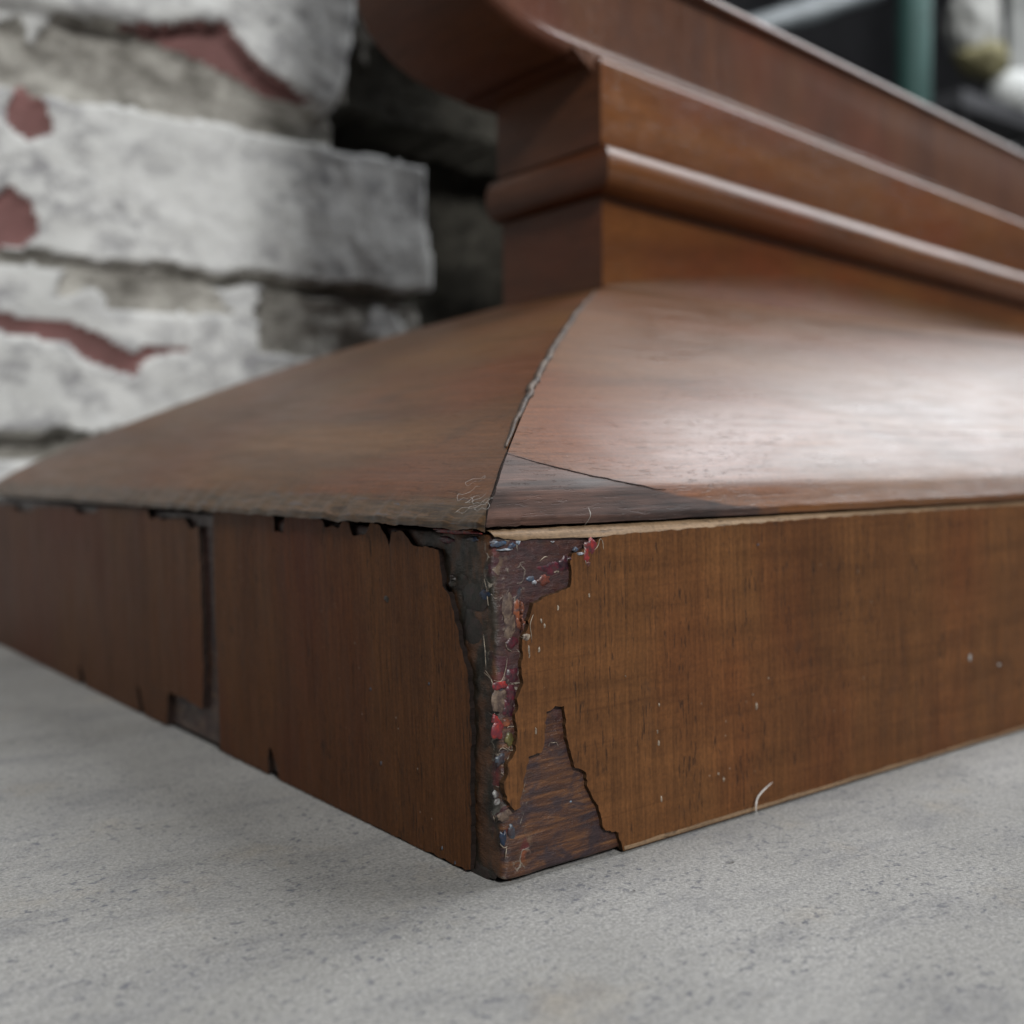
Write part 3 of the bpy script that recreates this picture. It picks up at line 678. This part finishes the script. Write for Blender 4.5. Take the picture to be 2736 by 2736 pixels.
# ---- soft cove where the front of the body runs out onto the slope; it dies away at the corner
def cove():
    verts = []; faces = []; n = 70; m = 14
    for i in range(n+1):
        x = A+.0008+(BX1-A-.0016)*(i/n)**1.4
        w = .024*min(1, (x-A)/.10)**.8*min(1, (BX1-x)/.10+.02)+.0004
        yb = sag(x, B, 0)[1]-.00012; zt = ZB+w*.62+sag(x,B,0)[2]
        d2 = (B-w)/B*A; z2 = prof_z(max(0, d2))+.00012
        for k in range(m+1):
            s = k/m
            # quadratic Bezier from the upright, through the inner corner, out to the slope
            P0 = (yb, zt); P1 = (yb, ZB+sag(x,B,0)[2]*1.0+.0004); P2 = (B-w, z2)
            y = (1-s)**2*P0[0]+2*s*(1-s)*P1[0]+s*s*P2[0]; z = (1-s)**2*P0[1]+2*s*(1-s)*P1[1]+s*s*P2[1]
            verts.append((x, y, z))
    for i in range(n):
        for k in range(m):
            a = i*(m+1)+k; faces.append((a, a+m+1, a+m+2, a+1))
    mesh_obj('cove', verts, faces, COVE, body, True)
cove()
# ---- upper board with its scrolled end
def board():
    prof_ = [(.1085,.1530),(.1057,.1532),(.0995,.1539),(.0938,.1548),(.0890,.1558),(.0848,.1572),(.0812,.1588),(.0778,.1606),(.0745,.1630),(.0715,.1660),(.0692,.1700),(.0680,.1745),(.0678,.1790),(.0680,.1822),(.0690,.1838),(.0708,.1845)]
    y0 = B+.0012; y1 = .149; verts = []; faces = []; mi = []
    nx = 16
    xs = [.0708+(BX1+.03-.0708)*k/nx for k in range(1, nx+1)]
    topl = [(x, .1845) for x in xs]; bot = [(x, .1530) for x in reversed(xs)]
    loop = prof_+topl+bot
    # rounded arris: inset front ring
    n = len(loop)
    def ring(y, ins):
        out = []
        for i, (x, z) in enumerate(loop):
            a = loop[i-1]; c = loop[(i+1) % n]; tx, tz = c[0]-a[0], c[1]-a[1]; L_ = math.hypot(tx, tz) or 1
            out.append(sag(x+ins*tz/L_, y, z-ins*tx/L_))
        return out
    rings = [ring(y0, .0026), ring(y0+.0002, .0017), ring(y0+.0007, .0009), ring(y0+.0016, .0003), ring(y0+.0026, 0), ring(y1, 0)]
    for r_ in rings: verts += r_
    for k in range(len(rings)-1):
        for i in range(n):
            a = k*n+i; b = k*n+(i+1) % n; faces.append((a, b, b+n, a+n)); mi.append(1 if k == 4 else 0)
    tri = tessellate_polygon([[Vector((x, z, 0)) for x, z in loop]])
    for t in tri: faces.append(tuple(t)); mi.append(0)
    for t in tri: faces.append(tuple(i+5*n for i in reversed(t))); mi.append(0)
    me = bpy.data.meshes.new('t'); me.from_pydata(verts, [], faces)
    for p, i in zip(me.polygons, mi): p.material_index = i
    bm = bmesh.new(); bm.from_mesh(me); bpy.data.meshes.remove(me)
    o = bm_obj('scrolled_board', bm, [BOARD, BODY_S], root, True)
    m = o.modifiers.new('e', 'EDGE_SPLIT'); m.split_angle = math.radians(30)
board()
bm = bmesh.new(); box(bm, (.080, .1045, .1848), (.154, .1465, .380)); bmesh.ops.bevel(bm, geom=bm.edges[:], offset=.003, segments=3, affect='EDGES', profile=.5)
bm_obj('unseen_shadow_block', bm, BODY_S, root)  # unseen block added above the board to cast shade on the wall

# ================================================================ lint and threads
def curl(c, r, n, seed, h=.0004):
    rnd = random.Random(seed); pts = []; p = Vector(c); a = rnd.random()*6
    for k in range(n):
        pts.append(p.copy()); a += rnd.uniform(-.3, 1.3); p = p+Vector((math.cos(a), math.sin(a), 0))*r
        p.z = pts[0].z+h*rnd.random()+ (p.x-c[0])*.45
    return pts
lint = bpy.data.objects.new('lint_tuft', None); COL.objects.link(lint)
tag(lint, 'tiny tuft of pale curly lint fibres caught on the mitre of the sloping top', 'lint')
for k, (d, t) in enumerate([(.0005,.0045),(.001,.006),(.0022,.010),(.0018,.004),(.0035,.008),(.001,.003),(.004,.011)]):
    p = f_side(d, prof_z(d), t)
    tube('fibre', curl((p[0]-.0008, p[1], p[2]+.0003), .0006, 12, 40+k), .000012, FIBRE, lint, 5)
o = tube('thread', [lean(.0466,-.0012,.0004), lean(.0469,-.0009,.0016), lean(.0478,-.0006,.0026), lean(.0494,-.0005,.0034), lean(.0512,-.0006,.0042)], .00013, FIBRE, None, 7)
tag(o, 'short pale curled thread sticking out at the bottom edge of the front face', 'thread')
o = tube('fibre', [lean(.0166,.001,.0448), lean(.0160,-.0008,.0461), lean(.0155,-.001,.0472)], .00006, FIBRE, None, 5)
tag(o, 'tiny white fibre poking up from the gap under the dark corner patch', 'fibre')

# ================================================================ dim yard beyond, far out of focus
DK = plain('dark_boards', (.045,.045,.05), .8)
bm = bmesh.new(); box(bm, (.9,2.2,0), (5,2.26,2.6)); o = bm_obj('dark_shed_wall', bm, DK); tag(o, 'very dark board wall far behind, out of focus', 'shed wall')
GREENP = plain('teal_green_paint', (.035,.095,.085), .6)
bm = bmesh.new()
bmesh.ops.create_cone(bm, cap_ends=True, segments=24, radius1=.034, radius2=.034, depth=2.0, matrix=Matrix.Translation((1.972,1.2,1.0)))
bmesh.ops.create_cone(bm, cap_ends=True, segments=24, radius1=.07, radius2=.05, depth=.03, matrix=Matrix.Translation((1.975,1.2,.016)))
o = bm_obj('green_post', bm, GREENP, None, True); tag(o, 'blurred teal green post in the dark background', 'post')
GP = plain('grey_metal', (.17,.19,.20), .4)
o = tube('grey_pipe', [(1.20,1.25,.70),(1.65,1.25,.885),(1.93,1.25,1.005)], .022, GP, None, 14, False); tag(o, 'blurred grey pipe slanting up to the green post', 'pipe')
WH = plain('white_enamel', (.8,.82,.8), .5); YG = plain('dull_yellow_cloth', (.20,.18,.09), .8); GY = plain('pale_grey_cloth', (.42,.42,.40), .8)
def lump(name, c, r, mat, parent=None, seed=0, amp=.25):
    bm = bmesh.new(); bmesh.ops.create_icosphere(bm, subdivisions=4, radius=1)
    for v in bm.verts:
        k = 1+amp*noise.fractal(v.co*1.6+Vector((seed, 0, 0)), 1, 2, 4)
        v.co = Vector((c[0]+v.co.x*r[0]*k, c[1]+v.co.y*r[1]*k, c[2]+v.co.z*r[2]*k))
    return bm_obj(name, bm, mat, parent, True)
bundle = bpy.data.objects.new('cloth_bundle', None); COL.objects.link(bundle)
tag(bundle, 'blurred bundle of grey and yellowish cloth above a white bowl', 'cloth bundle')
lump('grey_cloth', (2.20,1.2,.985), (.055,.05,.085), GY, bundle, 1)
lump('grey_cloth', (2.27,1.22,.96), (.035,.04,.07), GY, bundle, 4)
lump('yellow_cloth', (2.215,1.19,.905), (.065,.05,.038), YG, bundle, 2)
o = lump('white_bowl', (2.285,1.16,.842), (.05,.05,.045), WH, None, 3, .05); tag(o, 'blurred round white enamel bowl under the cloth bundle', 'bowl')
bm = bmesh.new(); box(bm, (2.05,1.14,.765), (2.42,1.42,.80)); box(bm, (2.08,1.16,0), (2.11,1.19,.765)); box(bm, (2.36,1.16,0), (2.39,1.19,.765)); box(bm, (2.08,1.37,0), (2.11,1.40,.765)); box(bm, (2.36,1.37,0), (2.39,1.40,.765))
o = bm_obj('dark_stand', bm, DK); tag(o, 'dark stand under the blurred white bowl', 'stand')
bm = bmesh.new(); box(bm, (2.44,1.20,0), (2.49,1.25,2.0)); o = bm_obj('white_post', bm, WH); tag(o, 'blurred white upright post at the right edge of the background', 'post')
